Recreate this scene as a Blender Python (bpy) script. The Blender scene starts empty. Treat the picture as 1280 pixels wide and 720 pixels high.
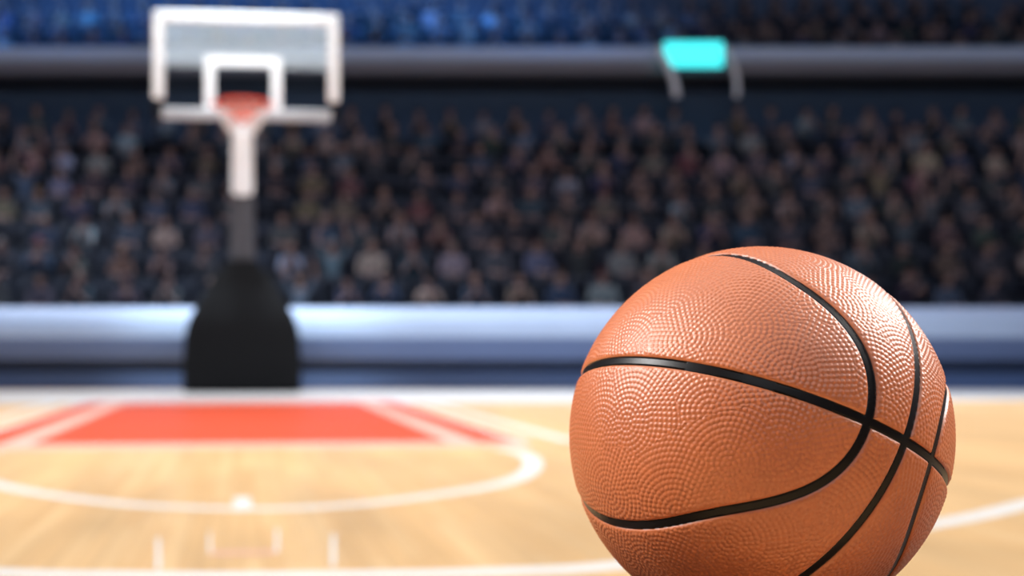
import bpy, bmesh, math, random
import numpy as np
from mathutils import Vector, Matrix, Euler

C = bpy.context.scene.collection
S = bpy.context.scene
R = math.radians

# ------------------------------------------------------------------ camera
FOC, PX, PY, CAM_H = 1500.0, 440.0, 442.0, 0.6      # focal length and principal point of a 1280x720 frame
cam_d = bpy.data.cameras.new('camera')
cam = bpy.data.objects.new('camera', cam_d)
C.objects.link(cam)
cam.location = (0, 0, CAM_H)
cam.rotation_euler = (R(90), 0, 0)
cam_d.sensor_width = 36
cam_d.lens = FOC * 36 / 1280
cam_d.shift_x = (640 - PX) / 1280
cam_d.shift_y = (PY - 360) / 1280
cam_d.clip_start = 0.02
cam_d.dof.use_dof = True
cam_d.dof.focus_distance = 0.70
cam_d.dof.aperture_fstop = 4.6
S.camera = cam

# ------------------------------------------------------------------ world
w = bpy.data.worlds.new('arena_dark')
S.world = w
w.use_nodes = True
w.node_tree.nodes['Background'].inputs[0].default_value = (0.26, 0.35, 0.56, 1)
w.node_tree.nodes['Background'].inputs[1].default_value = 0.28

# ------------------------------------------------------------------ lights (hall lamps, plus added fills)
def area(name, loc, target, sx, sy, power, col=(1, 1, 1), spread=180):
    d = bpy.data.lights.new(name, 'AREA')
    d.shape = 'RECTANGLE'; d.size = sx; d.size_y = sy
    d.energy = power; d.color = col; d.spread = R(spread)
    o = bpy.data.objects.new(name, d); C.objects.link(o)
    o.location = loc
    o.rotation_euler = (Vector(target) - Vector(loc)).to_track_quat('-Z', 'Y').to_euler()
    return o
def spot(name, loc, target, power, col, angle, blend=0.8, rad=0.4):
    d = bpy.data.lights.new(name, 'SPOT')
    d.energy = power; d.color = col; d.spot_size = R(angle); d.spot_blend = blend; d.shadow_soft_size = rad
    o = bpy.data.objects.new(name, d); C.objects.link(o)
    o.location = loc
    o.rotation_euler = (Vector(target) - Vector(loc)).to_track_quat('-Z', 'Y').to_euler()
    return o

area('light_truss_near_end', (1, -10, 13.0), (-1, 14, 1.5), 13, 5.2, 1500, (0.86, 0.94, 1.0))
area('light_rig_over_court', (-1, 9, 12.0), (-1, 9.3, 0), 18, 12, 1400, (1.0, 0.98, 0.96), 70)
area('light_rig_over_barrier', (0, 17.0, 12.0), (1, 18.8, 0), 34, 2.5, 1000, (0.85, 0.92, 1.0), 60)
area('ball_rim_light_left', (-5.0, 2.0, 4.6), (0.2, 0.8, 0.6), 2, 2, 60, (1.0, 0.98, 0.96), 40)  # side lamp added for highlights on the ball's left edge
area('ball_rim_light_right', (6.0, 2.6, 5.2), (0.3, 0.8, 0.6), 2, 2, 60, (1.0, 0.97, 0.94), 40)  # counterpart added for the ball's upper right rim
spot('hoop_fill_spot', (-1.3, 10.0, 12.5), (-1.55, 17.3, 3.5), 7800, (0.78, 0.92, 1.0), 20, 0.8, 0.5)  # added spot that brightens the hoop's white pad and border
area('crowd_fill_light', (3, 21.5, 12.5), (3, 23.5, 2), 32, 2, 440, (1.0, 0.86, 0.93), 100)  # added soft fill that lifts the dim crowd
area('blue_wash', (0, 27.5, 13.5), (0.5, 32.5, 9.0), 12, 1.0, 520, (0.10, 0.38, 1.0), 70)
area('blue_wash', (-9, 27.5, 13.5), (-8, 32.5, 9.0), 4, 1.0, 230, (0.10, 0.38, 1.0), 70)

# ------------------------------------------------------------------ exposure
vs = S.view_settings
vs.view_transform = 'Standard'
vs.look = 'None'
vs.gamma = 1.0
vs.exposure = 0.0
vs.use_curve_mapping = False

# ------------------------------------------------------------------ helpers
def lin(c):
    return tuple((x / 255 / 12.92 if x / 255 <= 0.04045 else ((x / 255 + 0.055) / 1.055) ** 2.4) for x in c)
def mat(name, col, rough=0.5, spec=0.5, metal=0.0, noise=0.0, nscale=30.0, bump=0.0):
    m = bpy.data.materials.new(name); m.use_nodes = True
    nt = m.node_tree; b = nt.nodes['Principled BSDF']
    b.inputs['Base Color'].default_value = (*col, 1)
    b.inputs['Roughness'].default_value = rough
    b.inputs['Specular IOR Level'].default_value = spec
    b.inputs['Metallic'].default_value = metal
    if noise or bump:
        tc = nt.nodes.new('ShaderNodeTexCoord')
        n = nt.nodes.new('ShaderNodeTexNoise'); n.inputs['Scale'].default_value = nscale; n.inputs['Detail'].default_value = 4
        nt.links.new(tc.outputs['Object'], n.inputs['Vector'])
        if noise:
            r = nt.nodes.new('ShaderNodeMapRange')
            r.inputs['To Min'].default_value = 1 - noise; r.inputs['To Max'].default_value = 1 + noise
            nt.links.new(n.outputs['Fac'], r.inputs['Value'])
            v = nt.nodes.new('ShaderNodeVectorMath'); v.operation = 'SCALE'
            v.inputs[0].default_value = col
            nt.links.new(r.outputs[0], v.inputs['Scale'])
            nt.links.new(v.outputs[0], b.inputs['Base Color'])
        if bump:
            bn = nt.nodes.new('ShaderNodeBump'); bn.inputs['Strength'].default_value = bump
            nt.links.new(n.outputs['Fac'], bn.inputs['Height']); nt.links.new(bn.outputs[0], b.inputs['Normal'])
    return m
def objcol_mat(name, rough=0.8):
    m = bpy.data.materials.new(name); m.use_nodes = True
    nt = m.node_tree; b = nt.nodes['Principled BSDF']
    oi = nt.nodes.new('ShaderNodeObjectInfo')
    n = nt.nodes.new('ShaderNodeTexNoise'); n.inputs['Scale'].default_value = 9
    r = nt.nodes.new('ShaderNodeMapRange'); r.inputs['To Min'].default_value = 0.75; r.inputs['To Max'].default_value = 1.25
    v = nt.nodes.new('ShaderNodeVectorMath'); v.operation = 'SCALE'
    nt.links.new(n.outputs['Fac'], r.inputs['Value'])
    nt.links.new(oi.outputs['Color'], v.inputs[0]); nt.links.new(r.outputs[0], v.inputs['Scale'])
    nt.links.new(v.outputs[0], b.inputs['Base Color'])
    b.inputs['Roughness'].default_value = rough; b.inputs['Specular IOR Level'].default_value = 0.2
    return m
def empty(name, label, cat, loc=(0, 0, 0), rz=0.0, group=None):
    o = bpy.data.objects.new(name, None); C.objects.link(o)
    o.location = loc; o.rotation_euler = (0, 0, rz)
    o['label'] = label; o['category'] = cat
    if group: o['group'] = group
    return o
def link(name, me, parent=None, m=None, kind=None, label=None, smooth=False):
    if m is not None and not me.materials: me.materials.append(m)
    o = bpy.data.objects.new(name, me); C.objects.link(o)
    if parent: o.parent = parent
    if kind: o['kind'] = kind
    if label: o['label'] = label
    if smooth:
        me.polygons.foreach_set('use_smooth', [True] * len(me.polygons)); me.set_sharp_from_angle(angle=R(42))
    return o
def to_mesh(bm, name):
    bmesh.ops.recalc_face_normals(bm, faces=bm.faces[:])
    me = bpy.data.meshes.new(name); bm.to_mesh(me); bm.free(); return me
def box(bm, x0, x1, y0, y1, z0, z1, bev=0.0, seg=3):
    r = bmesh.ops.create_cube(bm, size=1)
    bmesh.ops.scale(bm, vec=(x1 - x0, y1 - y0, z1 - z0), verts=r['verts'])
    bmesh.ops.translate(bm, vec=((x0 + x1) / 2, (y0 + y1) / 2, (z0 + z1) / 2), verts=r['verts'])
    if bev:
        es = list({e for v in r['verts'] for e in v.link_edges})
        bmesh.ops.bevel(bm, geom=es, offset=bev, segments=seg, profile=0.5, affect='EDGES')
def tube(bm, pts, rad, n=8, closed=False):
    pts = [Vector(p) for p in pts]; rings = []
    N = len(pts)
    for i, p in enumerate(pts):
        if closed: t = pts[(i + 1) % N] - pts[i - 1]
        else: t = pts[min(i + 1, N - 1)] - pts[max(i - 1, 0)]
        t.normalize()
        up = Vector((0, 0, 1)) if abs(t.z) < 0.9 else Vector((1, 0, 0))
        a = t.cross(up).normalized(); b = t.cross(a)
        rr = rad[i] if isinstance(rad, (list, tuple)) else rad
        rings.append([bm.verts.new(p + rr * (math.cos(2 * math.pi * k / n) * a + math.sin(2 * math.pi * k / n) * b)) for k in range(n)])
    for i in range(N if closed else N - 1):
        A, B = rings[i], rings[(i + 1) % N]
        for k in range(n): bm.faces.new((A[k], A[(k + 1) % n], B[(k + 1) % n], B[k]))
    if not closed:
        bm.faces.new(rings[0][::-1]); bm.faces.new(rings[-1])
def loft(bm, rings, cap=True):
    """rings: lists of points with equal counts, joined one after another"""
    vs_ = [[bm.verts.new(p) for p in r] for r in rings]
    n = len(vs_[0])
    for A, B in zip(vs_, vs_[1:]):
        for k in range(n): bm.faces.new((A[k], A[(k + 1) % n], B[(k + 1) % n], B[k]))
    if cap:
        bm.faces.new(vs_[0][::-1]); bm.faces.new(vs_[-1])
def rrect(hx, y0, y1, r, z, n=6):
    """rounded rectangle in plan"""
    out = []
    for cx_, cy_, a0 in ((hx - r, y1 - r, 0), (-hx + r, y1 - r, 90), (-hx + r, y0 + r, 180), (hx - r, y0 + r, 270)):
        for k in range(n + 1):
            a = R(a0 + 90 * k / n); out.append((cx_ + r * math.cos(a), cy_ + r * math.sin(a), z))
    return out
def extrude_profile(bm, prof, x0, x1, nseg=1):
    """prof: closed list of (y, z); swept along X"""
    loft(bm, [[(x0 + (x1 - x0) * i / nseg, y, z) for y, z in prof] for i in range(nseg + 1)])
def DY(y): return CAM_H * FOC / (y - PY)             # depth of a floor point seen at image row y
def WX(px, d): return (px - PX) * d / FOC
def WZ(py, d): return CAM_H + (PY - py) * d / FOC

YAW = math.atan((PX - 303) / FOC)                    # the court's long axis against the view

# ------------------------------------------------------------------ floor
def wood_floor():
    m = bpy.data.materials.new('maple_boards'); m.use_nodes = True
    nt = m.node_tree; L = nt.links; b = nt.nodes['Principled BSDF']
    tc = nt.nodes.new('ShaderNodeTexCoord')
    mp = nt.nodes.new('ShaderNodeMapping'); mp.inputs['Rotation'].default_value = (0, 0, R(90) - YAW)
    L.new(tc.outputs['Object'], mp.inputs['Vector'])
    br = nt.nodes.new('ShaderNodeTexBrick')
    br.inputs['Scale'].default_value = 1.0
    br.inputs['Brick Width'].default_value = 1.4; br.inputs['Row Height'].default_value = 0.06
    br.inputs['Mortar Size'].default_value = 0.0012; br.inputs['Mortar Smooth'].default_value = 0.3
    br.inputs['Color1'].default_value = (*lin((243, 201, 146)), 1)
    br.inputs['Color2'].default_value = (*lin((233, 187, 130)), 1)
    br.inputs['Mortar'].default_value = (*lin((196, 146, 92)), 1)
    L.new(mp.outputs[0], br.inputs['Vector'])
    st = nt.nodes.new('ShaderNodeMapping'); st.inputs['Scale'].default_value = (0.5, 14, 1)
    L.new(mp.outputs[0], st.inputs['Vector'])
    g = nt.nodes.new('ShaderNodeTexNoise'); g.inputs['Scale'].default_value = 2.0; g.inputs['Detail'].default_value = 6
    L.new(st.outputs[0], g.inputs['Vector'])
    s2 = nt.nodes.new('ShaderNodeMapping'); s2.inputs['Scale'].default_value = (0.35, 1.6, 1)
    L.new(mp.outputs[0], s2.inputs['Vector'])
    g2 = nt.nodes.new('ShaderNodeTexNoise'); g2.inputs['Scale'].default_value = 1.6; g2.inputs['Detail'].default_value = 3
    L.new(s2.outputs[0], g2.inputs['Vector'])
    r1 = nt.nodes.new('ShaderNodeMapRange'); r1.inputs['From Min'].default_value = .3; r1.inputs['From Max'].default_value = .7
    r1.inputs['To Min'].default_value = 0.93; r1.inputs['To Max'].default_value = 1.06
    r2 = nt.nodes.new('ShaderNodeMapRange'); r2.inputs['From Min'].default_value = .35; r2.inputs['From Max'].default_value = .65
    r2.inputs['To Min'].default_value = 0.84; r2.inputs['To Max'].default_value = 1.07
    L.new(g.outputs['Fac'], r1.inputs['Value']); L.new(g2.outputs['Fac'], r2.inputs['Value'])
    mu = nt.nodes.new('ShaderNodeMath'); mu.operation = 'MULTIPLY'
    L.new(r1.outputs[0], mu.inputs[0]); L.new(r2.outputs[0], mu.inputs[1])
    v = nt.nodes.new('ShaderNodeVectorMath'); v.operation = 'SCALE'
    L.new(br.outputs['Color'], v.inputs[0]); L.new(mu.outputs[0], v.inputs['Scale'])
    L.new(v.outputs[0], b.inputs['Base Color'])
    b.inputs['Roughness'].default_value = 0.32
    b.inputs['Specular IOR Level'].default_value = 0.5
    bp = nt.nodes.new('ShaderNodeBump'); bp.inputs['Strength'].default_value = 0.08; bp.inputs['Distance'].default_value = 0.002
    inv = nt.nodes.new('ShaderNodeMath'); inv.operation = 'SUBTRACT'; inv.inputs[0].default_value = 1
    L.new(br.outputs['Fac'], inv.inputs[1]); L.new(inv.outputs[0], bp.inputs['Height'])
    L.new(bp.outputs[0], b.inputs['Normal'])
    return m
M_wood = wood_floor()
M_line = mat('white_court_paint', (0.90, 0.885, 0.85), 0.32, 0.5, noise=0.04, nscale=5)
M_red = mat('red_court_paint', lin((208, 80, 50)), 0.45, 0.3, noise=0.10, nscale=2.2)
M_pink = mat('faded_pink_court_paint', lin((240, 190, 172)), 0.34, 0.5, noise=0.05, nscale=3)
M_apron = mat('pale_apron_paint', (0.78, 0.76, 0.74), 0.34, 0.5, noise=0.03, nscale=2)
bm = bmesh.new(); box(bm, -26, 30, -14, 38, -0.2, 0)
floor = link('floor', to_mesh(bm, 'floor'), m=M_wood, kind='structure')

# markings, in court coordinates (u across, v along the lane), flat paint
def court(u, v, z):
    d0 = (WX(303, 12.0), 12.0)
    c, s = math.cos(YAW), math.sin(YAW)
    return (d0[0] + u * c - (v - 12.0) * s, d0[1] + u * s + (v - 12.0) * c, z)
def marking(name, quads, m, z, label=None):
    bm = bmesh.new()
    for q in quads:
        top = [bm.verts.new(court(u, v, z)) for u, v in q]
        bot = [bm.verts.new(court(u, v, 0.0002)) for u, v in q]
        bm.faces.new(top)
        n = len(q)
        for k in range(n): bm.faces.new((top[k], top[(k + 1) % n], bot[(k + 1) % n], bot[k]))
    return link(name, to_mesh(bm, name), floor, m, label=label)
def rect(u0, u1, v0, v1): return [(u0, v0), (u1, v0), (u1, v1), (u0, v1)]
V_FT, V_BASE = DY(554.5), DY(503.5)
hin, hout = 1.40, 1.88
marking('apron', [rect(-14, 22, V_BASE + 0.05, 19.2)], M_apron, 0.0010, 'pale border paint past the end line')
marking('lane_paint', [rect(-hin, hin, V_FT, V_BASE + 0.6)], M_red, 0.0016, 'red painted lane')
for s in (-1, 1):
    a, b_ = sorted((s * (hin + 0.20), s * hout))
    marking('lane_border', [rect(a, b_, V_FT, V_BASE + 0.6)], M_red, 0.0016, 'red strip beside the lane')
    a, b_ = sorted((s * hin, s * (hin + 0.20)))
    marking('lane_line', [rect(a, b_, V_FT - 0.3, V_BASE + 0.6)], M_pink, 0.0022, 'pale lane side line')
    a, b_ = sorted((s * hout, s * (hout + 0.07)))
    marking('lane_line', [rect(a, b_, V_FT - 0.1, V_BASE)], M_line, 0.0022)
    a, b_ = sorted((s * (hout + 0.30), s * (hout + 0.42)))
    marking('lane_line', [rect(a, b_, V_FT, V_BASE)], M_line, 0.0022)
marking('free_throw_line', [rect(-hout, hout, V_FT - 0.42, V_FT)], M_pink, 0.0024, 'pale free throw line')
marking('end_line', [rect(-14, 22, V_BASE - 0.10, V_BASE + 0.25)], M_line, 0.0019, 'white end line')
# free throw arc: a smooth ribbon through points surveyed on the floor
def ribbon(pts, hw_u, hw_v):
    P = [Vector(p) for p in pts]; out = []
    P = [P[0] * 2 - P[1]] + P + [P[-1] * 2 - P[-2]]
    for k in range(1, len(P) - 2):
        for t_ in range(8):
            t = t_ / 8
            a, b, c, d = P[k - 1:k + 3]
            out.append(0.5 * ((2 * b) + (c - a) * t + (2 * a - 5 * b + 4 * c - d) * t * t + (3 * b - a - 3 * c + d) * t ** 3))
    out.append(P[-2])
    L_, R_ = [], []
    for k, p in enumerate(out):
        t = (out[min(k + 1, len(out) - 1)] - out[max(k - 1, 0)]).normalized()
        n = Vector((-t.y * hw_u, t.x * hw_v)); L_.append(p + n); R_.append(p - n)
    return [[L_[k], R_[k], R_[k + 1], L_[k + 1]] for k in range(len(out) - 1)]
FT_PTS = [(-1.49, 7.40), (-1.54, 7.08), (-1.50, 6.70), (-1.40, 6.24), (-1.27, 5.86), (-1.097, 5.528), (-0.839, 5.162), (-0.423, 4.758), (0.0, 4.597), (0.283, 4.624), (0.57, 4.77), (0.887, 5.048), (1.126, 5.308), (1.313, 5.605), (1.459, 5.965), (1.576, 6.355), (1.65, 6.751), (1.669, 7.115), (1.617, 7.397)]
marking('free_throw_arc', ribbon(FT_PTS, 0.05, 0.045), M_line, 0.0028, 'white arc in front of the free throw line')
v0 = 4.60
marking('arc_tick', [rect(-0.035, 0.035, v0 - 0.06, v0 + 0.36)], M_line, 0.0031, 'short white tick on the arc')
# three point arc
TP_PTS = [(-4.2, 5.9), (-2.6, 4.35), (-1.5, 3.62), (-0.662, 3.305), (-0.331, 3.235), (-0.006, 3.196), (0.47, 3.182), (0.739, 3.199), (1.025, 3.248), (1.75, 3.55), (2.452, 3.98), (2.76, 4.19), (3.089, 4.45), (3.9, 5.1), (5.0, 6.2)]
marking('three_point_arc', ribbon(TP_PTS, 0.05, 0.05), M_line, 0.0028, 'white three point arc across the near floor')
for px, y0, y1, wd in ((198, 674, 713, 0.013), (418, 672, 713, 0.013), (262, 668, 694, 0.008), (346.5, 664, 694, 0.011)):
    ua, ub = (px - 303) * DY(y1) / FOC, (px - 303) * DY(y0) / FOC
    marking('hash_mark', [[(ua - wd / 2, DY(y1)), (ua + wd / 2, DY(y1)), (ub + wd / 2, DY(y0)), (ub - wd / 2, DY(y0))]], M_line, 0.0025, 'thin pale hash mark')
uu = [(px - 303) * DY(690) / FOC for px in (262, 346.5)]
marking('hash_mark', [rect(uu[0], uu[1], DY(695.5), DY(692))], M_pink, 0.0022, 'faint cross line between two hash marks')

# ------------------------------------------------------------------ walls, stands, balcony
M_conc = mat('dark_terrace_concrete', (0.045, 0.055, 0.08), 0.9, 0.2, noise=0.2, nscale=3)
M_bench = mat('dark_blue_bench_plastic', (0.018, 0.026, 0.05), 0.6, 0.3, noise=0.1)
M_wall = mat('dark_blue_wall_paint', (0.06, 0.095, 0.165), 0.9, 0.2, noise=0.15, nscale=2)
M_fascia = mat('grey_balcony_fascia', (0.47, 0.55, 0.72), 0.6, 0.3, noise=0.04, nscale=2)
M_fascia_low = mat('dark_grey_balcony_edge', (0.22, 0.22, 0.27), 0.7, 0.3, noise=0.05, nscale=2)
XL, XR = -14.0, 23.5
def structure(name, bm, m, parent=None):
    return link(name, to_mesh(bm, name), parent, m, kind=None if parent else 'structure')

ROWS, ROW_Y0, ROW_D, ROW_H0, ROW_DH = 8, 20.5, 1.1, 0.75, 0.64
bm = bmesh.new(); box(bm, XL, XR, ROW_Y0 - 0.35, ROW_Y0 + ROWS * ROW_D + 1.0, 0, 0.70)
stand = structure('lower_stand', bm, M_conc)
for i in range(ROWS):
    y = ROW_Y0 + i * ROW_D; h = ROW_H0 + i * ROW_DH
    bm = bmesh.new(); box(bm, XL, XR, y, ROW_Y0 + ROWS * ROW_D + 1.0, h - ROW_DH if i else 0.70, h)
    structure('step', bm, M_conc, stand)
    bm = bmesh.new()
    box(bm, XL, XR, y + 0.62, y + 1.04, h + 0.40, h + 0.45, 0.015, 2)
    for k in range(20): box(bm, XL + 0.6 + k * 1.9, XL + 0.68 + k * 1.9, y + 0.72, y + 0.98, h, h + 0.40)
    structure('bench', bm, M_bench, stand)
yb = ROW_Y0 + ROWS * ROW_D
bm = bmesh.new(); box(bm, XL, XR, yb + 0.75, yb + 1.0, 0.7 + ROWS * ROW_DH, 7.2)
structure('wall_concourse', bm, M_wall)

# balcony: fascia beam, lit upper face and shaded under edge put into two greys
FY = 28.7
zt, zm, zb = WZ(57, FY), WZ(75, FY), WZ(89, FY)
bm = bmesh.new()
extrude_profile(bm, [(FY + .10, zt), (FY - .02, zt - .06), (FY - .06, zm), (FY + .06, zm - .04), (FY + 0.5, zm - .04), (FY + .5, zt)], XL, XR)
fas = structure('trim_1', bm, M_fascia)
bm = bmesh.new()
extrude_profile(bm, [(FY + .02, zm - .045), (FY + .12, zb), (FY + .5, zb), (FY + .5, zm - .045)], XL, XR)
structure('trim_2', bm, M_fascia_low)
bm = bmesh.new(); box(bm, XL, XR, FY + .5, 36, zb - 0.1, zb + 0.06)
upper = structure('upper_stand', bm, M_conc)
UY0, UH0 = 29.3, zb + 0.06
for i in range(4):
    y = UY0 + i * ROW_D; h = UH0 + i * ROW_DH
    bm = bmesh.new(); box(bm, XL, XR, y, UY0 + 4 * ROW_D + 1.5, h - (ROW_DH if i else 0.05), h + .002)
    structure('step', bm, M_conc, upper)
    bm = bmesh.new()
    box(bm, XL, XR, y + 0.62, y + 1.04, h + 0.40, h + 0.45, 0.015, 2)
    for k in range(20): box(bm, XL + 0.6 + k * 1.9, XL + 0.68 + k * 1.9, y + 0.72, y + 0.98, h, h + 0.40)
    structure('bench', bm, M_bench, upper)
bm = bmesh.new(); box(bm, XL, XR, 35.6, 36, 0, 15)
M_blue = mat('blue_grey_wall_paint', (0.10, 0.13, 0.2), 0.9, 0.2, noise=0.1, nscale=1.5)
structure('wall_back', bm, M_blue)
for nm, x0 in (('wall_left', XL - 0.3), ('wall_right', XR)):
    bm = bmesh.new(); box(bm, x0, x0 + 0.3, 19.0, 36, 0, 12); structure(nm, bm, M_blue)

# ------------------------------------------------------------------ padded barrier along the court
BY = 19.6
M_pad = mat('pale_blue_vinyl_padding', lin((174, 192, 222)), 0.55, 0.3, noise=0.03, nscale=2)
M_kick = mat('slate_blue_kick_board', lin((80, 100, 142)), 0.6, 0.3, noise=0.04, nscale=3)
bar = empty('padded_barrier', 'long pale blue padded barrier between court and lower stand', 'barrier', (0, BY, 0))
bz = lambda py: WZ(py, BY)
prof = [(0.60, bz(383)), (0.18, bz(383.5)), (0.05, bz(386.5)), (-0.05, bz(392)), (-0.115, bz(400)), (-0.14, bz(408)), (-0.14, bz(414)),
        (-0.12, bz(422)), (-0.07, bz(431)), (0.0, bz(440)), (0.09, bz(449)), (0.19, bz(457)), (0.30, bz(464)), (0.60, bz(466))]
def strip(name, a, b, m, label=None, proud=0.0):  # pad profile cut into colour bands, pale at the top, darker below
    pts = [(y - proud, z) for y, z in prof[a:b]]
    bm = bmesh.new(); extrude_profile(bm, pts + [(0.60, pts[-1][1]), (0.60, pts[0][1])] if a else pts + [(0.60, pts[-1][1])], XL + .05, XR - .05, 12)
    return link(name, to_mesh(bm, name), bar, m, label=label, smooth=True)
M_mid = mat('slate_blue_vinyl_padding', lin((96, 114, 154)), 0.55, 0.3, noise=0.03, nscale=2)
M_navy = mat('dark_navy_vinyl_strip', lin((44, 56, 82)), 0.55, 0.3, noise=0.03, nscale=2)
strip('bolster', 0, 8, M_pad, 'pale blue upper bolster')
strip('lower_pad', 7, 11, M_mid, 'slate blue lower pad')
strip('navy_band', 10, 14, M_navy, 'dark navy strip under the pad')
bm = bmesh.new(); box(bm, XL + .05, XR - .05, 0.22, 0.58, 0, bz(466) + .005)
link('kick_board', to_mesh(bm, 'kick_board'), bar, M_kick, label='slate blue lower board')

# ------------------------------------------------------------------ lit sign on the balcony
SD = 28.45
M_frame = mat('light_grey_metal', (0.82, 0.83, 0.88), 0.4, 0.5, 0.0, noise=0.03)
M_cyan = bpy.data.materials.new('lit_cyan_screen'); M_cyan.use_nodes = True
bs = M_cyan.node_tree.nodes['Principled BSDF']
bs.inputs['Base Color'].default_value = (0.02, 0.3, 0.35, 1)
bs.inputs['Emission Color'].default_value = (0.07, 0.98, 1.0, 1); bs.inputs['Emission Strength'].default_value = 1.35
sx, sz = WX(867, SD), WZ(68, SD)
sign = empty('lit_sign', 'glowing cyan rectangular sign with slanted grey struts on the balcony edge', 'sign', (sx, SD, sz))
hw, hh = 0.70, 0.30
bm = bmesh.new()
for a0, a1, c0, c1 in ((-hw - .07, hw + .07, hh, hh + .05), (-hw - .07, hw + .07, -hh - .05, -hh), (-hw - .07, -hw, -hh, hh), (hw, hw + .07, -hh, hh)):
    box(bm, a0, a1, -0.02, 0.14, c0, c1)
link('frame', to_mesh(bm, 'frame'), sign, mat('dark_sign_frame', (0.08, 0.16, 0.22), 0.5, 0.4))
bm = bmesh.new(); box(bm, -hw, hw, 0.0, 0.12, -hh, hh, 0.02, 2)
link('screen', to_mesh(bm, 'screen'), sign, M_cyan, label='glowing cyan panel')
for (xa, ya), (xb, y_b), rad in (((820, 60), (845, 122), 0.085), ((905.5, 60), (920, 122), 0.06)):
    pa = Vector((WX(xa, SD) - sx, -0.06, WZ(ya, SD) - sz)); pb = Vector((WX(xb, SD) - sx, -0.06, WZ(y_b, SD) - sz))
    bm = bmesh.new()
    pts = [pa.lerp(pb, k / 6) for k in range(7)]
    for k, p in enumerate(pts): p.x += 0.10 * math.sin(math.pi * k / 6)
    tube(bm, pts, rad, 10)
    link('strut', to_mesh(bm, 'strut'), sign, M_frame, smooth=True)

# ------------------------------------------------------------------ basketball hoop on its wheeled base
HD = 18.2
hx0 = WX(303, HD)
hoop = empty('basketball_hoop', 'freestanding basketball hoop with glass backboard on a black padded base', 'basketball hoop', (hx0, HD, 0), YAW)
BL = -2.7                                             # backboard plane, along the hoop's own axis
BD = HD + BL
def bx_(px): return (px - 303) * BD / FOC
def bz_(py): return WZ(py, BD)
M_white = mat('white_gloss_paint', (0.91, 0.92, 0.93), 0.35, 0.5, noise=0.02)
M_black = mat('black_vinyl_padding', (0.010, 0.010, 0.011), 0.85, 0.12, noise=0.15, nscale=4, bump=0.02)
M_char = mat('charcoal_vinyl_sleeve', (0.072, 0.070, 0.080), 0.7, 0.3, noise=0.1, nscale=4)
M_bar = mat('pale_grey_metal', (0.42, 0.43, 0.45), 0.4, 0.5, 0.2, noise=0.03)
M_orange = mat('orange_rim_paint', lin((232, 74, 30)), 0.4, 0.5, noise=0.05)
M_net = mat('white_net_cord', (0.85, 0.85, 0.85), 0.8, 0.2)
M_glass = bpy.data.materials.new('tempered_glass'); M_glass.use_nodes = True
nt = M_glass.node_tree; nt.nodes.remove(nt.nodes['Principled BSDF'])
tr = nt.nodes.new('ShaderNodeBsdfTransparent'); tr.inputs[0].default_value = (0.97, 0.985, 0.98, 1)
gl = nt.nodes.new('ShaderNodeBsdfGlossy'); gl.inputs['Roughness'].default_value = 0.02
fr = nt.nodes.new('ShaderNodeFresnel'); fr.inputs['IOR'].default_value = 1.52
mx = nt.nodes.new('ShaderNodeMixShader')
nt.links.new(fr.outputs[0], mx.inputs[0]); nt.links.new(tr.outputs[0], mx.inputs[1]); nt.links.new(gl.outputs[0], mx.inputs[2])
nt.links.new(mx.outputs[0], nt.nodes['Material Output'].inputs['Surface'])

xl, xr, zt_, zb_ = bx_(192), bx_(424.5), bz_(14.5), bz_(149.5)
bm = bmesh.new(); box(bm, xl + .02, xr - .02, BL, BL + 0.014, zb_ + .02, zt_ - .02)
link('glass_panel', to_mesh(bm, 'glass_panel'), hoop, M_glass, label='clear glass backboard')
t = 0.145
zc = bz_(126)
bm = bmesh.new()
def frame_bar(x0, x1, z0, z1, bev=0.03): box(bm, x0, x1, BL - 0.02, BL + 0.05, z0, z1, bev, 3)
frame_bar(xl, xr, zt_ - t, zt_, 0.03)
frame_bar(xl, xl + t, zc, zt_ - 0.05); frame_bar(xr - t, xr, zc, zt_ - 0.05)
link('board_border', to_mesh(bm, 'board_border'), hoop, M_white, label='white border of the backboard')
bm = bmesh.new()
box(bm, bx_(203), bx_(415), BL - 0.02, BL + 0.06, bz_(149.5), bz_(136), 0.02, 2)
link('bottom_rail', to_mesh(bm, 'bottom_rail'), hoop, M_bar, label='pale grey lower rail')
for s, xe in ((1, xl), (-1, xr)):
    bm = bmesh.new()
    a0, a1 = sorted((xe, xe + s * 0.10)); box(bm, a0, a1, BL - 0.025, BL + 0.06, zb_ - .01, zc + .005, 0.02, 2)
    link('corner_pad', to_mesh(bm, 'corner_pad'), hoop, M_black, label='dark padded corner')
bm = bmesh.new()
il, ir, it, ib = bx_(256.5), bx_(351.5), bz_(70), bz_(137)
tt = 0.125
box(bm, il, ir, BL - 0.012, BL - 0.002, it - tt, it); box(bm, il, il + tt, BL - 0.012, BL - 0.002, ib, it - tt); box(bm, ir - tt, ir, BL - 0.012, BL - 0.002, ib, it - tt)
link('target_square', to_mesh(bm, 'target_square'), hoop, M_white, label='white painted shooting square')
# rim
rr = 0.36; ry = BL - 0.12 - rr; rz = WZ(131, HD + ry)
bm = bmesh.new()
tube(bm, [(rr * math.cos(2 * math.pi * k / 40), ry + rr * math.sin(2 * math.pi * k / 40), rz) for k in range(40)], 0.026, 8, True)
rim = link('rim', to_mesh(bm, 'rim'), hoop, M_orange, smooth=True, label='orange hoop ring')
bm = bmesh.new()
box(bm, -0.16, 0.16, BL - 0.05, BL - 0.02, rz - 0.12, rz + 0.06, 0.01, 1)
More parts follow.
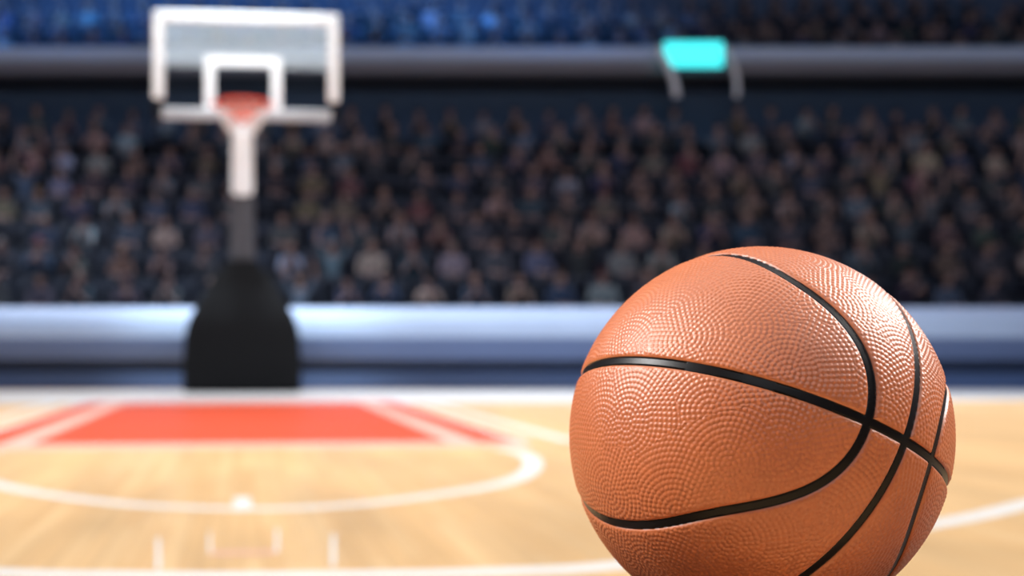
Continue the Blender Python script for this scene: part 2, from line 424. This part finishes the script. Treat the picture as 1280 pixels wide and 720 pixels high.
# gusset that narrows downwards below the ring
loft(bm, [[(-.17, ry + rr - .16, rz - .01), (.17, ry + rr - .16, rz - .01), (.17, BL - .03, rz - .01), (-.17, BL - .03, rz - .01)],
          [(-.06, ry + rr - .02, rz - .10), (.06, ry + rr - .02, rz - .10), (.08, BL - .03, rz - .16), (-.08, BL - .03, rz - .16)]])
link('rim_bracket', to_mesh(bm, 'rim_bracket'), rim, M_orange, label='orange bracket under the ring')
# net: diamond cords tapering downwards
bm = bmesh.new()
NS, NL, drop = 14, 5, 0.32
def npnt(k, l):
    f = l / NL
    rad_ = rr * (1 - 0.52 * f ** 0.8)
    a = 2 * math.pi * (k + 0.5 * (l % 2)) / NS
    return (rad_ * math.cos(a), ry + rad_ * math.sin(a), rz - 0.02 - drop * f)
for k in range(NS):
    for l in range(NL):
        if l % 2 == 0:
            tube(bm, [npnt(k, l), npnt(k, l + 1)], 0.0075, 4); tube(bm, [npnt(k, l), npnt(k - 1, l + 1)], 0.0075, 4)
        else:
            tube(bm, [npnt(k, l), npnt(k, l + 1)], 0.0075, 4); tube(bm, [npnt(k, l), npnt(k + 1, l + 1)], 0.0075, 4)
link('net', to_mesh(bm, 'net'), rim, M_net, label='white cord net')
# column: charcoal lower length, white pad above, arm reaching to the board
CYB = 0.35
def colz(py, off): return WZ(py, HD + off)
bm = bmesh.new()
hwc = 0.205
loft(bm, [rrect(hwc - .02, CYB - .10, CYB + .24, .10, 1.7), rrect(hwc, CYB - .22, CYB + .16, .09, 2.1), rrect(hwc - .02, CYB - .36, CYB + .02, .08, colz(244, 0.1))])
link('column_sleeve', to_mesh(bm, 'column_sleeve'), hoop, M_char, label='charcoal lower column', smooth=True)
bm = bmesh.new()
zlo, zhi = colz(248, 0.0), colz(158, -0.2)
rings = []
for k in range(13):
    f = k / 12; z = zlo + (zhi - zlo) * f
    wv = 0.172 - 0.015 * f
    ins = 0.10 * max(0, 1 - (f * (zhi - zlo)) / 0.12) ** 2 + 0.05 * max(0, 1 - ((1 - f) * (zhi - zlo)) / 0.12) ** 2
    yc = CYB - 0.17 - 0.35 * f
    rings.append(rrect(wv - ins, yc - 0.23 + ins, yc + 0.20 - ins, .06, z))
loft(bm, rings)
link('column_pad', to_mesh(bm, 'column_pad'), hoop, M_white, label='bright white upper column pad', smooth=True)
bm = bmesh.new()
ya = CYB - 0.52
za = zhi
for s in (-1, 1):
    tube(bm, [(s * .09, ya + .05, za - .05), (s * .09, BL + .25, bz_(143)), (s * .09, BL + .05, bz_(143))], 0.045, 8)
box(bm, -0.30, 0.30, BL + 0.055, BL + 0.10, bz_(149), bz_(137), 0.01, 1)
link('arm', to_mesh(bm, 'arm'), hoop, M_bar, label='pale grey twin tube arm')
bm = bmesh.new()
# padded base: upright lower block, shoulders curving in to a neck
def bzz(py): return WZ(py, HD)
prof_w = [(490.5, 0.888, 0.0), (489, 0.90, -.01), (455, 0.90, -.01), (425, 0.885, 0.0), (408, 0.85, .02), (396, 0.80, .05), (386, 0.735, .09), (376, 0.665, .12),
          (366, 0.60, .14), (356, 0.535, .16), (347, 0.465, .14), (340, 0.39, .12), (334, 0.32, .10), (329, 0.26, .09), (325, 0.225, .08)]
rings = []
for py, hwid, yo in prof_w:
    z = max(bzz(py), 0.0)
    rings.append(rrect(hwid, yo, 1.0 - yo * 1.2, min(.18, hwid * .45), z))
loft(bm, rings)
link('base_pad', to_mesh(bm, 'base_pad'), hoop, M_black, label='black padded base', smooth=True)

# ------------------------------------------------------------------ bench that carries the ball, below the frame
BC = np.array([0.25833, 0.77260, CAM_H - 0.05383])
BR = 0.1195
M_oak = mat('oiled_oak', lin((84, 52, 32)), 0.5, 0.4, noise=0.12, nscale=12)
bzt = float(BC[2]) - BR
bench = empty('wooden_bench', 'low dark wooden bench under the basketball, just below the picture edge', 'bench', (0.25, float(BC[1]), 0))
for k in range(3):
    bm = bmesh.new(); box(bm, -0.55, 0.55, -0.14 + k * .095, -0.14 + k * .095 + .088, bzt - .03, bzt, .004, 2)
    link('plank', to_mesh(bm, 'plank'), bench, M_oak)
bm = bmesh.new()
for s in (-1, 1): box(bm, s * .42 - .02, s * .42 + .02, -.13, .135, bzt - .08, bzt - .03, .003, 1)
link('batten', to_mesh(bm, 'batten'), bench, M_oak)
for sx_ in (-1, 1):
    for sy_ in (-1, 1):
        bm = bmesh.new(); box(bm, sx_ * .42 - .02, sx_ * .42 + .02, sy_ * .105 - .02, sy_ * .105 + .02, 0, bzt - .08, .003, 1)
        link('leg', to_mesh(bm, 'leg'), bench, M_oak)

# ------------------------------------------------------------------ basketball
def make_ball():
    rng = np.random.default_rng(7)
    N = 372
    g = np.tan(np.linspace(-np.pi / 4, np.pi / 4, N + 1))
    A, B = np.meshgrid(g, g, indexing='ij'); one = np.ones_like(A)
    faces6 = [(one, A, B), (-one, B, A), (B, one, A), (A, -one, B), (A, B, one), (B, A, -one)]
    # seam frame measured on the ball: Z across the long seam, X towards the left oval
    Z = np.array([0.35616765, 0.19776298, 0.91325484]); Z /= np.linalg.norm(Z)
    nCw = np.array([-0.79625442, -0.36619779, 0.4815372]); nCw /= np.linalg.norm(nCw)
    X = nCw - (nCw @ Z) * Z; X /= np.linalg.norm(X); Y = np.cross(Z, X)
    M = np.stack([X, Y, Z], 1)                        # local -> world
    nC = M.T @ nCw
    ph = np.radians([0, 6, 12, 18, 23.5, 28.5, 34, 42.8, 54.5, 69.8, 85, 97]); th = np.radians([76.8, 75.9, 74.2, 72.0, 70.4, 67.0, 62.4, 57.0, 53.0, 49.6, 48.7, 48.9])
    ks = 2 * np.arange(6)
    coef = np.linalg.lstsq(np.cos(np.outer(ph, ks)), th, rcond=None)[0]
    def oval(q):
        t = np.arccos(np.clip(q[:, 0], -1, 1)); p = np.arctan2(q[:, 2], q[:, 1])
        T = np.cos(np.outer(p, ks)) @ coef; dT = -(np.sin(np.outer(p, ks)) * ks) @ coef
        s = np.maximum(np.sin(t), .2)
        return (t - T) / np.sqrt(1 + (dT / s) ** 2)
    HW, S_P = 0.0029, 0.0031
    ns = 95
    i = np.arange(ns) + .5; zz = 1 - 2 * i / ns; pp = np.pi * (1 + 5 ** .5) * i
    seeds = np.stack([np.sqrt(1 - zz * zz) * np.cos(pp), np.sqrt(1 - zz * zz) * np.sin(pp), zz], 1) + rng.normal(0, .06, (ns, 3))
    seeds /= np.linalg.norm(seeds, axis=1)[:, None]
    # rings are struck from a point shifted from the cell, so each cell shows nested scallops
    ctr = seeds + np.array([0.06, 0.0, -0.13]) + rng.normal(0, .03, (ns, 3)); ctr /= np.linalg.norm(ctr, axis=1)[:, None]
    e1 = np.cross(ctr, [0.3, 0.5, 0.81]); e1 /= np.linalg.norm(e1, axis=1)[:, None]; e2 = np.cross(ctr, e1)
    parts = {}
    def cover(V):
        n = V.shape[0]
        h = np.zeros(n)
        for a in range(0, n, 60000):
            v = V[a:a + 60000]
            c = np.argmax(v @ seeds.T, axis=1)
            cc = ctr[c]
            r = np.arccos(np.clip(np.einsum('ij,ij->i', v, cc), -1, 1)) * BR
            phi = np.arctan2(np.einsum('ij,ij->i', v, e2[c]), np.einsum('ij,ij->i', v, e1[c]))
            k = np.round(r / S_P); rk = k * S_P
            m = np.maximum(1, np.round(2 * np.pi * BR * np.sin(rk / BR) / S_P))
            st = 0.5 * (k % 2)
            ang = (np.round(phi * m / (2 * np.pi) + st) - st) * 2 * np.pi / m
            arc = np.where(k > 0, BR * np.sin(r / BR) * (phi - ang), 0)
            d2 = ((r - rk) ** 2 + arc ** 2) / (0.52 * S_P) ** 2
            h[a:a + 60000] = np.clip(1 - d2, 0, 1) ** 1.1
        return h
    idx = np.arange((N + 1) ** 2).reshape(N + 1, N + 1)
    quad = np.stack([idx[:-1, :-1], idx[1:, :-1], idx[1:, 1:], idx[:-1, 1:]], -1).reshape(-1, 4)
    allV, allQ = [], []
    for k, f in enumerate(faces6):
        P = np.stack([c.ravel() for c in f], 1); P /= np.linalg.norm(P, axis=1)[:, None]
        allV.append(P); allQ.append(quad + k * (N + 1) ** 2)
    V = np.concatenate(allV); Q = np.concatenate(allQ)
    _, first, invr = np.unique(np.round(V, 6), axis=0, return_index=True, return_inverse=True)
    V = V[first]; Q = invr.ravel()[Q]
    # outward winding
    nn = np.cross(V[Q[:, 1]] - V[Q[:, 0]], V[Q[:, 2]] - V[Q[:, 0]])
    fl = np.einsum('ij,ij->i', nn, V[Q[:, 0]]) < 0
    Q[fl] = Q[fl][:, ::-1]
    sA = np.arcsin(np.clip(V[:, 2], -1, 1)) * BR
    sC = np.arcsin(np.clip(V @ nC, -1, 1)) * BR
    sB = oval(V) * BR
    sD = oval(V * np.array([-1, 1, 1])) * BR
    d = np.minimum(np.minimum(abs(sA), abs(sC)), np.minimum(abs(sB), abs(sD)))
    ss = lambda x: np.clip(x, 0, 1) ** 2 * (3 - 2 * np.clip(x, 0, 1))
    H = -0.00115 * (1 - ss((d - HW + .0006) / 0.0012)) - 0.0005 * np.clip(1 - (d - HW) / 0.004, 0, 1) ** 2 * (d > HW - .0006)
    H += 0.00045 * cover(V) * ss((d - HW - 0.0005) / 0.0010)
    W = (V * (BR + H)[:, None]) @ M.T                 # turned to its resting pose
    vd_ = np.array([BC[0], BC[1], BC[2] - CAM_H]); vd_ /= np.linalg.norm(vd_)
    ax = np.array([0, 1.0, 0]) - vd_[1] * vd_; ax /= np.linalg.norm(ax)
    W = W * 1.010 - np.outer(W @ ax, ax) * 0.040      # squashed a few per cent so the camera sees a round outline
    W[:, 2] -= W[:, 2].min() + BR
    # material: leather and channel told apart by the distance to the nearest seam
    m = bpy.data.materials.new('ball_leather'); m.use_nodes = True
    nt = m.node_tree; L = nt.links; b = nt.nodes['Principled BSDF']
    at = nt.nodes.new('ShaderNodeAttribute'); at.attribute_name = 'seam_distance'
    mr = nt.nodes.new('ShaderNodeMapRange'); mr.inputs['From Min'].default_value = HW - .0002; mr.inputs['From Max'].default_value = HW + .0002
    L.new(at.outputs['Fac'], mr.inputs['Value'])
    tc = nt.nodes.new('ShaderNodeTexCoord')
    n1 = nt.nodes.new('ShaderNodeTexNoise'); n1.inputs['Scale'].default_value = 14; n1.inputs['Detail'].default_value = 4
    n2 = nt.nodes.new('ShaderNodeTexNoise'); n2.inputs['Scale'].default_value = 260; n2.inputs['Detail'].default_value = 2
    L.new(tc.outputs['Object'], n1.inputs['Vector']); L.new(tc.outputs['Object'], n2.inputs['Vector'])
    mixc = nt.nodes.new('ShaderNodeMix'); mixc.data_type = 'RGBA'
    mixc.inputs['A'].default_value = (0.29, 0.066, 0.016, 1); mixc.inputs['B'].default_value = (0.46, 0.132, 0.040, 1)
    ad = nt.nodes.new('ShaderNodeMath'); ad.operation = 'MULTIPLY_ADD'; ad.inputs[1].default_value = 0.35; 
    L.new(n2.outputs['Fac'], ad.inputs[0]); L.new(n1.outputs['Fac'], ad.inputs[2])
    sb = nt.nodes.new('ShaderNodeMath'); sb.operation = 'SUBTRACT'; sb.inputs[1].default_value = 0.28; L.new(ad.outputs[0], sb.inputs[0])
    L.new(sb.outputs[0], mixc.inputs['Factor'])
    fin = nt.nodes.new('ShaderNodeMix'); fin.data_type = 'RGBA'; fin.inputs['A'].default_value = (0.004, 0.003, 0.003, 1)
    L.new(mr.outputs[0], fin.inputs['Factor']); L.new(mixc.outputs['Result'], fin.inputs['B'])
    L.new(fin.outputs['Result'], b.inputs['Base Color'])
    ro = nt.nodes.new('ShaderNodeMapRange'); ro.inputs['To Min'].default_value = 0.36; ro.inputs['To Max'].default_value = 0.44
    L.new(mr.outputs[0], ro.inputs['Value']); L.new(ro.outputs[0], b.inputs['Roughness'])
    sp = nt.nodes.new('ShaderNodeMapRange'); sp.inputs['To Min'].default_value = 0.14; sp.inputs['To Max'].default_value = 0.55
    L.new(mr.outputs[0], sp.inputs['Value']); L.new(sp.outputs[0], b.inputs['Specular IOR Level'])

    ball = empty('basketball', 'orange pebbled leather basketball with black seams, large in front of the court', 'basketball', tuple(float(x) for x in BC))
    fd = d[Q].mean(1)
    sc_, sa_ = sC[Q].mean(1) > 0, sA[Q].mean(1) > 0
    inB, inD = sB[Q].mean(1) < 0, sD[Q].mean(1) < 0
    cut = HW - 0.0006
    def emit(name, mask, label=None):
        q = Q[mask]
        u, inv = np.unique(q, return_inverse=True)
        me = bpy.data.meshes.new(name)
        me.vertices.add(len(u)); me.vertices.foreach_set('co', W[u].astype(np.float32).ravel())
        me.loops.add(q.size); me.loops.foreach_set('vertex_index', inv.ravel().astype(np.int32))
        me.polygons.add(len(q)); me.polygons.foreach_set('loop_start', np.arange(0, q.size, 4, dtype=np.int32))
        me.polygons.foreach_set('use_smooth', np.ones(len(q), dtype=bool))
        me.update(calc_edges=True)
        a = me.attributes.new('seam_distance', 'FLOAT', 'POINT'); a.data.foreach_set('value', d[u].astype(np.float32))
        link(name, me, ball, m, label=label)
    emit('seam', fd <= cut, 'black rubber seams')
    side = fd > cut
    for up in (True, False):
        U = side & (sa_ == up)
        emit('panel', U & inB); emit('panel', U & inD)
        emit('panel', U & ~inB & ~inD & sc_); emit('panel', U & ~inB & ~inD & ~sc_)
    return ball
make_ball()

# ------------------------------------------------------------------ spectators
M_skin = mat('skin', (0.29, 0.195, 0.18), 0.6, 0.3, noise=0.25, nscale=3)
M_eye = mat('eye', (0.02, 0.015, 0.012), 0.3)
M_lip = mat('lips', (0.36, 0.13, 0.11), 0.5)
M_top = objcol_mat('shirt_cloth'); M_hair = objcol_mat('hair')
M_trs = mat('dark_trouser_cloth', (0.035, 0.042, 0.06), 0.9, 0.2, noise=0.2)
M_shoe = mat('dark_shoe', (0.02, 0.02, 0.022), 0.6, 0.3)
BODY_MATS = [M_skin, M_top, M_trs, M_shoe, M_eye, M_lip]
def head_r(d):
    """radius of the head in direction d (face towards -Y)"""
    x, y, z = d
    r = 1 / math.sqrt((x / .082) ** 2 + (y / .102) ** 2 + (z / .121) ** 2)
    gs = lambda px, py, pz, s: math.exp(-((x - px) ** 2 + (y - py) ** 2 + (z - pz) ** 2) / (s * s))
    r += 0.022 * gs(0, -.97, -.22, .16) + 0.010 * gs(0, -.99, -.02, .12)
    r -= 0.008 * (gs(.33, -.94, .05, .17) + gs(-.33, -.94, .05, .17))
    r += 0.010 * gs(0, -.72, -.70, .26) + 0.006 * gs(0, -.93, .25, .35)
    r += 0.020 * (gs(.985, .1, -.05, .15) + gs(-.985, .1, -.05, .15))
    r += 0.006 * gs(0, -.87, -.47, .12)
    return r
def head_grid(nu=26, nv=18):
    P = [[None] * nu for _ in range(nv + 1)]
    for j in range(nv + 1):
        t = math.pi * j / nv
        for i in range(nu):
            p = 2 * math.pi * (i + .5) / nu
            P[j][i] = Vector((math.sin(t) * math.cos(p), math.sin(t) * math.sin(p), math.cos(t)))
    return P
def make_body(pose, build):
    sh, hipw = (0.185, 0.10) if build == 'broad' else (0.16, 0.105)
    ln = {0: (.0, .0), 1: (-.16, -.03), 2: (.02, .0), 3: (-.04, .0)}[pose]
    cy, cz = ln
    V, E_, Rr, lab = [], [], [], []
    def jv(p, r, parent=None, l=1):
        V.append(p); Rr.append(r); lab.append(l)
        if parent is not None: E_.append((parent, len(V) - 1))
        return len(V) - 1
    k = 1.0 if build == 'broad' else 0.88
    pel = jv((0, 0, .11), (.15 * k, .12), None, 2)
    sp = jv((0, cy * .3, .30), (.14 * k, .105), pel, 1)
    ch = jv((0, cy * .8, .46 + cz), (.155 * k, .11), sp, 1)
    nk0 = jv((0, cy + .0, .575 + cz), (.085, .07), ch, 1)
    nk = jv((0, cy - .015, .635 + cz), (.052, .052), nk0, 0)
    hd = jv((0, cy - .025, .70 + cz), (.05, .055), nk, 0)
    for s in (-1, 1):
        shd = jv((s * sh, cy, .52 + cz), (.062 * k, .062 * k), ch, 1)
        if pose == 0: el, wr, hn = (s * .24, cy - .08, .26), (s * .13, -.32, .215), (s * .08, -.39, .205)
        elif pose == 1: el, wr, hn = (s * .20, -.34, .235), (s * .08, -.46, .40), (s * .045, -.47, .47)
        elif pose == 2: el, wr, hn = (s * .29, cy - .06, .76), (s * .24, cy - .12, 1.02), (s * .23, cy - .13, 1.09)
        else: el, wr, hn = (s * .25, cy - .10, .30), (s * .08, cy - .30, .42), (s * .03, cy - .34, .48)
        e = jv(el, (.046 * k, .046 * k), shd, 1); w_ = jv(wr, (.030, .030), e, 0 if pose in (1, 2) else 1)
        h = jv(hn, (.036, .020), w_, 0)
        d = (Vector(hn) - Vector(wr)).normalized()
        side = d.cross(Vector((s, 0, 0.2))).normalized()
        up = side.cross(d).normalized()
        for q_, (off, le) in enumerate(((-.030, .070), (-.010, .080), (.010, .076), (.030, .060))):
            b0 = Vector(hn) + d * .03 + side * off
            f1 = jv(tuple(b0 + d * .02), (.009, .009), h, 0)
            f2 = jv(tuple(b0 + d * le * .6 - up * .006), (.008, .008), f1, 0)
            jv(tuple(b0 + d * le - up * .022), (.007, .007), f2, 0)
        t1 = jv(tuple(Vector(wr).lerp(Vector(hn), .5) - side * .035), (.011, .011), w_, 0)
        jv(tuple(Vector(hn) - side * .055 + d * .02), (.009, .009), t1, 0)
        hp = jv((s * hipw, -.04, .095), (.095 * k, .085), pel, 2)
        kn = jv((s * .14, -.44, .085), (.062, .062), hp, 2)
        an = jv((s * .14, -.43, -.33), (.042, .042), kn, 2)
        hl = jv((s * .14, -.45, -.405), (.042, .040), an, 3)
        jv((s * .155, -.60, -.415), (.042, .028), hl, 3)
    me = bpy.data.meshes.new('rig'); me.from_pydata(V, E_, [])
    o = bpy.data.objects.new('rig', me); C.objects.link(o)
    o.modifiers.new('skin', 'SKIN')
    for i, r in enumerate(Rr): me.skin_vertices[0].data[i].radius = r
    me.skin_vertices[0].data[pel].use_root = True
    sm = o.modifiers.new('sub', 'SUBSURF'); sm.levels = 1
    dg = bpy.context.evaluated_depsgraph_get()
    res = bpy.data.meshes.new_from_object(o.evaluated_get(dg))
    bpy.data.objects.remove(o); bpy.data.meshes.remove(me)
    res.materials.clear()
    for mm in BODY_MATS: res.materials.append(mm)
    Vn = np.array(V); seg = np.array([(a, b) for a, b in E_])
    a, b = Vn[seg[:, 0]], Vn[seg[:, 1]]; ab = b - a; l2 = (ab ** 2).sum(1)
    for p in res.polygons:
        c = np.array(p.center)
        t = np.clip(((c - a) * ab).sum(1) / l2, 0, 1)
        dist = np.linalg.norm(a + ab * t[:, None] - c, axis=1)
        p.material_index = lab[seg[np.argmin(dist), 1]]; p.use_smooth = True
    # head joined into the same mesh
    bm = bmesh.new(); bm.from_mesh(res)
    hc = Vector((0, cy - .04, .738 + cz))
    P = head_grid(); nv = len(P) - 1; nu = len(P[0])
    G = [[bm.verts.new(hc + d * head_r(d)) for d in row] if 0 < j < nv else [bm.verts.new(hc + row[0] * head_r(row[0]))] for j, row in enumerate(P)]
    for j in range(nv):
        for i in range(nu):
            i2 = (i + 1) % nu
            if j == 0: f = bm.faces.new((G[0][0], G[1][i], G[1][i2]))
            elif j == nv - 1: f = bm.faces.new((G[j][i], G[nv][0], G[j][i2]))
            else: f = bm.faces.new((G[j][i], G[j + 1][i], G[j + 1][i2], G[j][i2]))
            c = (f.calc_center_median() - hc).normalized()
            f.smooth = True; f.material_index = 0
            if c.y < -.8 and abs(abs(c.x) - .33) < .10 and abs(c.z - .05) < .09: f.material_index = 4
            if c.y < -.7 and abs(c.x) < .22 and -.53 < c.z < -.40: f.material_index = 5
    bmesh.ops.recalc_face_normals(bm, faces=bm.faces[:])
    bm.to_mesh(res); bm.free(); res.name = 'spectator'
    return res, hc
def make_hair(style):
    bm = bmesh.new(); P = head_grid(); nv = len(P) - 1; nu = len(P[0])
    def keep(c):
        if style == 'short': return c.z > .42 or (c.y > .12 and c.z > -.25)
        if style == 'long': return c.z > .45 or (c.y > -.25 and abs(c.x) > .3 and c.z > -.95) or (c.y > .1)
        return c.z > .30 or (c.y > .3 and c.z > 0)
    vd = {}
    def vv(j, i):
        d = P[j][i % nu] if 0 < j < nv else P[j][0]
        key = (j, i % nu) if 0 < j < nv else (j, 0)
        if key not in vd:
            k = 1.10 if style != 'cap' else 1.06
            p = d * head_r(d) * k
            if style == 'long' and d.z < -.1 and d.y > -.4: p = p + Vector((p.x * .25, .02, -.10 * -d.z))
            if style == 'cap' and d.y < -.75 and .25 < d.z < .5: p = p + Vector((0, -.06, -.01))
            vd[key] = bm.verts.new(p)
        return vd[key]
    for j in range(nv):
        for i in range(nu):
            c = (P[j][i] + P[j + 1][i] + P[j][(i + 1) % nu] + P[j + 1][(i + 1) % nu]).normalized()
            if not keep(c): continue
            if j == 0: f = bm.faces.new((vv(0, 0), vv(1, i), vv(1, i + 1)))
            elif j == nv - 1: f = bm.faces.new((vv(j, i), vv(nv, 0), vv(j, i + 1)))
            else: f = bm.faces.new((vv(j, i), vv(j + 1, i), vv(j + 1, i + 1), vv(j, i + 1)))
            f.smooth = True
    inner = bmesh.ops.solidify(bm, geom=bm.faces[:], thickness=0.012)
    me = to_mesh(bm, style); me.materials.append(M_hair)
    return me
BODIES = [make_body(p, b) for p in range(4) for b in ('broad', 'slim')]
HAIRS = {s: make_hair(s) for s in ('short', 'long', 'cap')}
TOPS = [('navy', (44, 60, 90), 5), ('charcoal', (66, 70, 82), 5), ('black', (42, 46, 56), 4), ('slate blue', (76, 94, 116), 3), ('dark brown', (94, 80, 76), 3),
        ('grey', (110, 114, 124), 2), ('maroon', (100, 66, 70), 1), ('tan', (136, 120, 114), 1.4), ('pale blue', (120, 142, 164), 0.8), ('dusty pink', (146, 120, 120), 1.0), ('dark green', (52, 68, 72), 0.5)]
HAIRC = [(20, 16, 14), (34, 25, 20), (58, 42, 30), (90, 70, 48), (18, 18, 20), (96, 92, 90)]
ORD = ['', 'first', 'second', 'third', 'fourth', 'fifth', 'sixth', 'seventh', 'eighth', 'ninth', 'tenth', 'eleventh', 'twelfth', 'thirteenth', 'fourteenth', 'fifteenth', 'sixteenth', 'seventeenth',
       'eighteenth', 'nineteenth', 'twentieth', 'twenty-first', 'twenty-second', 'twenty-third', 'twenty-fourth', 'twenty-fifth', 'twenty-sixth', 'twenty-seventh', 'twenty-eighth', 'twenty-ninth',
       'thirtieth', 'thirty-first', 'thirty-second', 'thirty-third', 'thirty-fourth', 'thirty-fifth', 'thirty-sixth', 'thirty-seventh', 'thirty-eighth', 'thirty-ninth', 'fortieth', 'forty-first', 'forty-second', 'forty-third', 'forty-fourth', 'forty-fifth']
rnd = random.Random(11)
made = 0
rest = []                                            # seats the photograph hides, or beyond the limit of single figures
def pick_top():
    t_ = rnd.uniform(0, sum(x[2] for x in TOPS))
    for n_, c_, w_ in TOPS:
        t_ -= w_
        if t_ <= 0: return n_, c_
    return TOPS[0][:2]
def spectator(loc, rz, sc, body, hair, tcol, hcol, label, group):
    me, hc = body
    o = bpy.data.objects.new('spectator', me); C.objects.link(o)
    o.location = loc; o.rotation_euler = (0, 0, rz); o.scale = (sc, sc, sc)
    o.color = (*tcol, 1)
    o['label'] = label; o['category'] = 'person'; o['group'] = group
    h = bpy.data.objects.new('cap' if hair == 'cap' else 'hair', HAIRS[hair]); C.objects.link(h)
    h.parent = o; h.location = hc; h.color = (*hcol, 1)
rows = [('above barrier', ROW_Y0 + i * ROW_D + 0.80, ROW_H0 + i * ROW_DH + 0.45, i, 'spectators in the lower stand') for i in range(ROWS)]
rows += [('of upper stand', UY0 + i * ROW_D + 0.80, UH0 + i * ROW_DH + 0.45, i, 'spectators in the upper stand') for i in range(4)]
for where, y, z, i, grp in rows:
    lower = 'barrier' in where
    pitch = 0.74
    x = WX(0, y) - 3.2 + rnd.uniform(0, .3)
    n = 0
    while x < WX(1280, y) + 3.0:
        x += pitch + rnd.uniform(-.03, .09)
        if rnd.random() < 0.07: continue
        px = PX + FOC * x / y; py = PY - FOC * (z + 0.72 - CAM_H) / y
        body = rnd.choice(BODIES[0:2] * 4 + BODIES[2:4] * 2 + BODIES[4:6] * (1 if lower and i < 6 else 0) + BODIES[6:8] * 2)
        hair = rnd.choice(['short', 'short', 'long', 'long', 'cap'])
        tn, tc_ = pick_top(); gm = sum(tc_) / 3; tc_ = lin([min(255, max(0, c * .75 + gm * .25 + rnd.uniform(-6, 6))) for c in tc_])
        hcol = lin(rnd.choice(HAIRC)) if hair != 'cap' else lin(rnd.choice([(30, 44, 80), (90, 36, 36), (120, 120, 124), (24, 24, 28)]))
        loc = (x, y + rnd.uniform(-.03, .03), z + .015); rz = R(rnd.uniform(-12, 12)); sc = rnd.uniform(.90, 1.08)
        seen = -8 < px < 1288 and py > 0
        seen = seen and not ((px - 954) ** 2 + (py + 12 - 547) ** 2 < 222 ** 2)
        seen = seen and not (262 < px < 344 and 338 < py) and not (288 < px < 318 and 150 < py)
        if seen and made < 300:
            n += 1; made += 1
            spectator(loc, rz, sc, body, hair, tc_, hcol, f'spectator in {tn} top, {ORD[i + 1]} row {where}, {ORD[n]} from left', grp)
        else:
            rest.append((loc, rz, sc, body, hair, tc_, hcol))
# the rest of the crowd: one joined body of figures
bm = bmesh.new()
crowd_mats = BODY_MATS[:1] + [mat('mixed_dark_cloth', (0.03, 0.04, 0.065), 0.9, 0.2, noise=0.5, nscale=0.9)] + BODY_MATS[2:]
for loc, rz, sc, (me, hc), hair, tcol, hcol in rest:
    T = Matrix.Translation(loc) @ Matrix.Rotation(rz, 4, 'Z') @ Matrix.Scale(sc, 4)
    n0 = len(bm.verts); bm.from_mesh(me); bm.verts.ensure_lookup_table()
    bmesh.ops.transform(bm, matrix=T, verts=bm.verts[n0:])
    f0 = len(bm.faces)
    n0 = len(bm.verts); bm.from_mesh(HAIRS[hair]); bm.verts.ensure_lookup_table(); bm.faces.ensure_lookup_table()
    bmesh.ops.transform(bm, matrix=T @ Matrix.Translation(hc), verts=bm.verts[n0:])
    for f in bm.faces[f0:]: f.material_index = 3
me = bpy.data.meshes.new('crowd'); bm.to_mesh(me); bm.free()
for mm in crowd_mats: me.materials.append(mm)
cr = link('crowd', me, None, None, kind='stuff', label='dim crowd of seated spectators filling the back rows of the upper stand')
cr['category'] = 'crowd'
print('SPECTATORS', made, 'REST', len(rest), 'TRIS', sum(len(p.vertices) - 2 for m_ in bpy.data.meshes for p in m_.polygons))
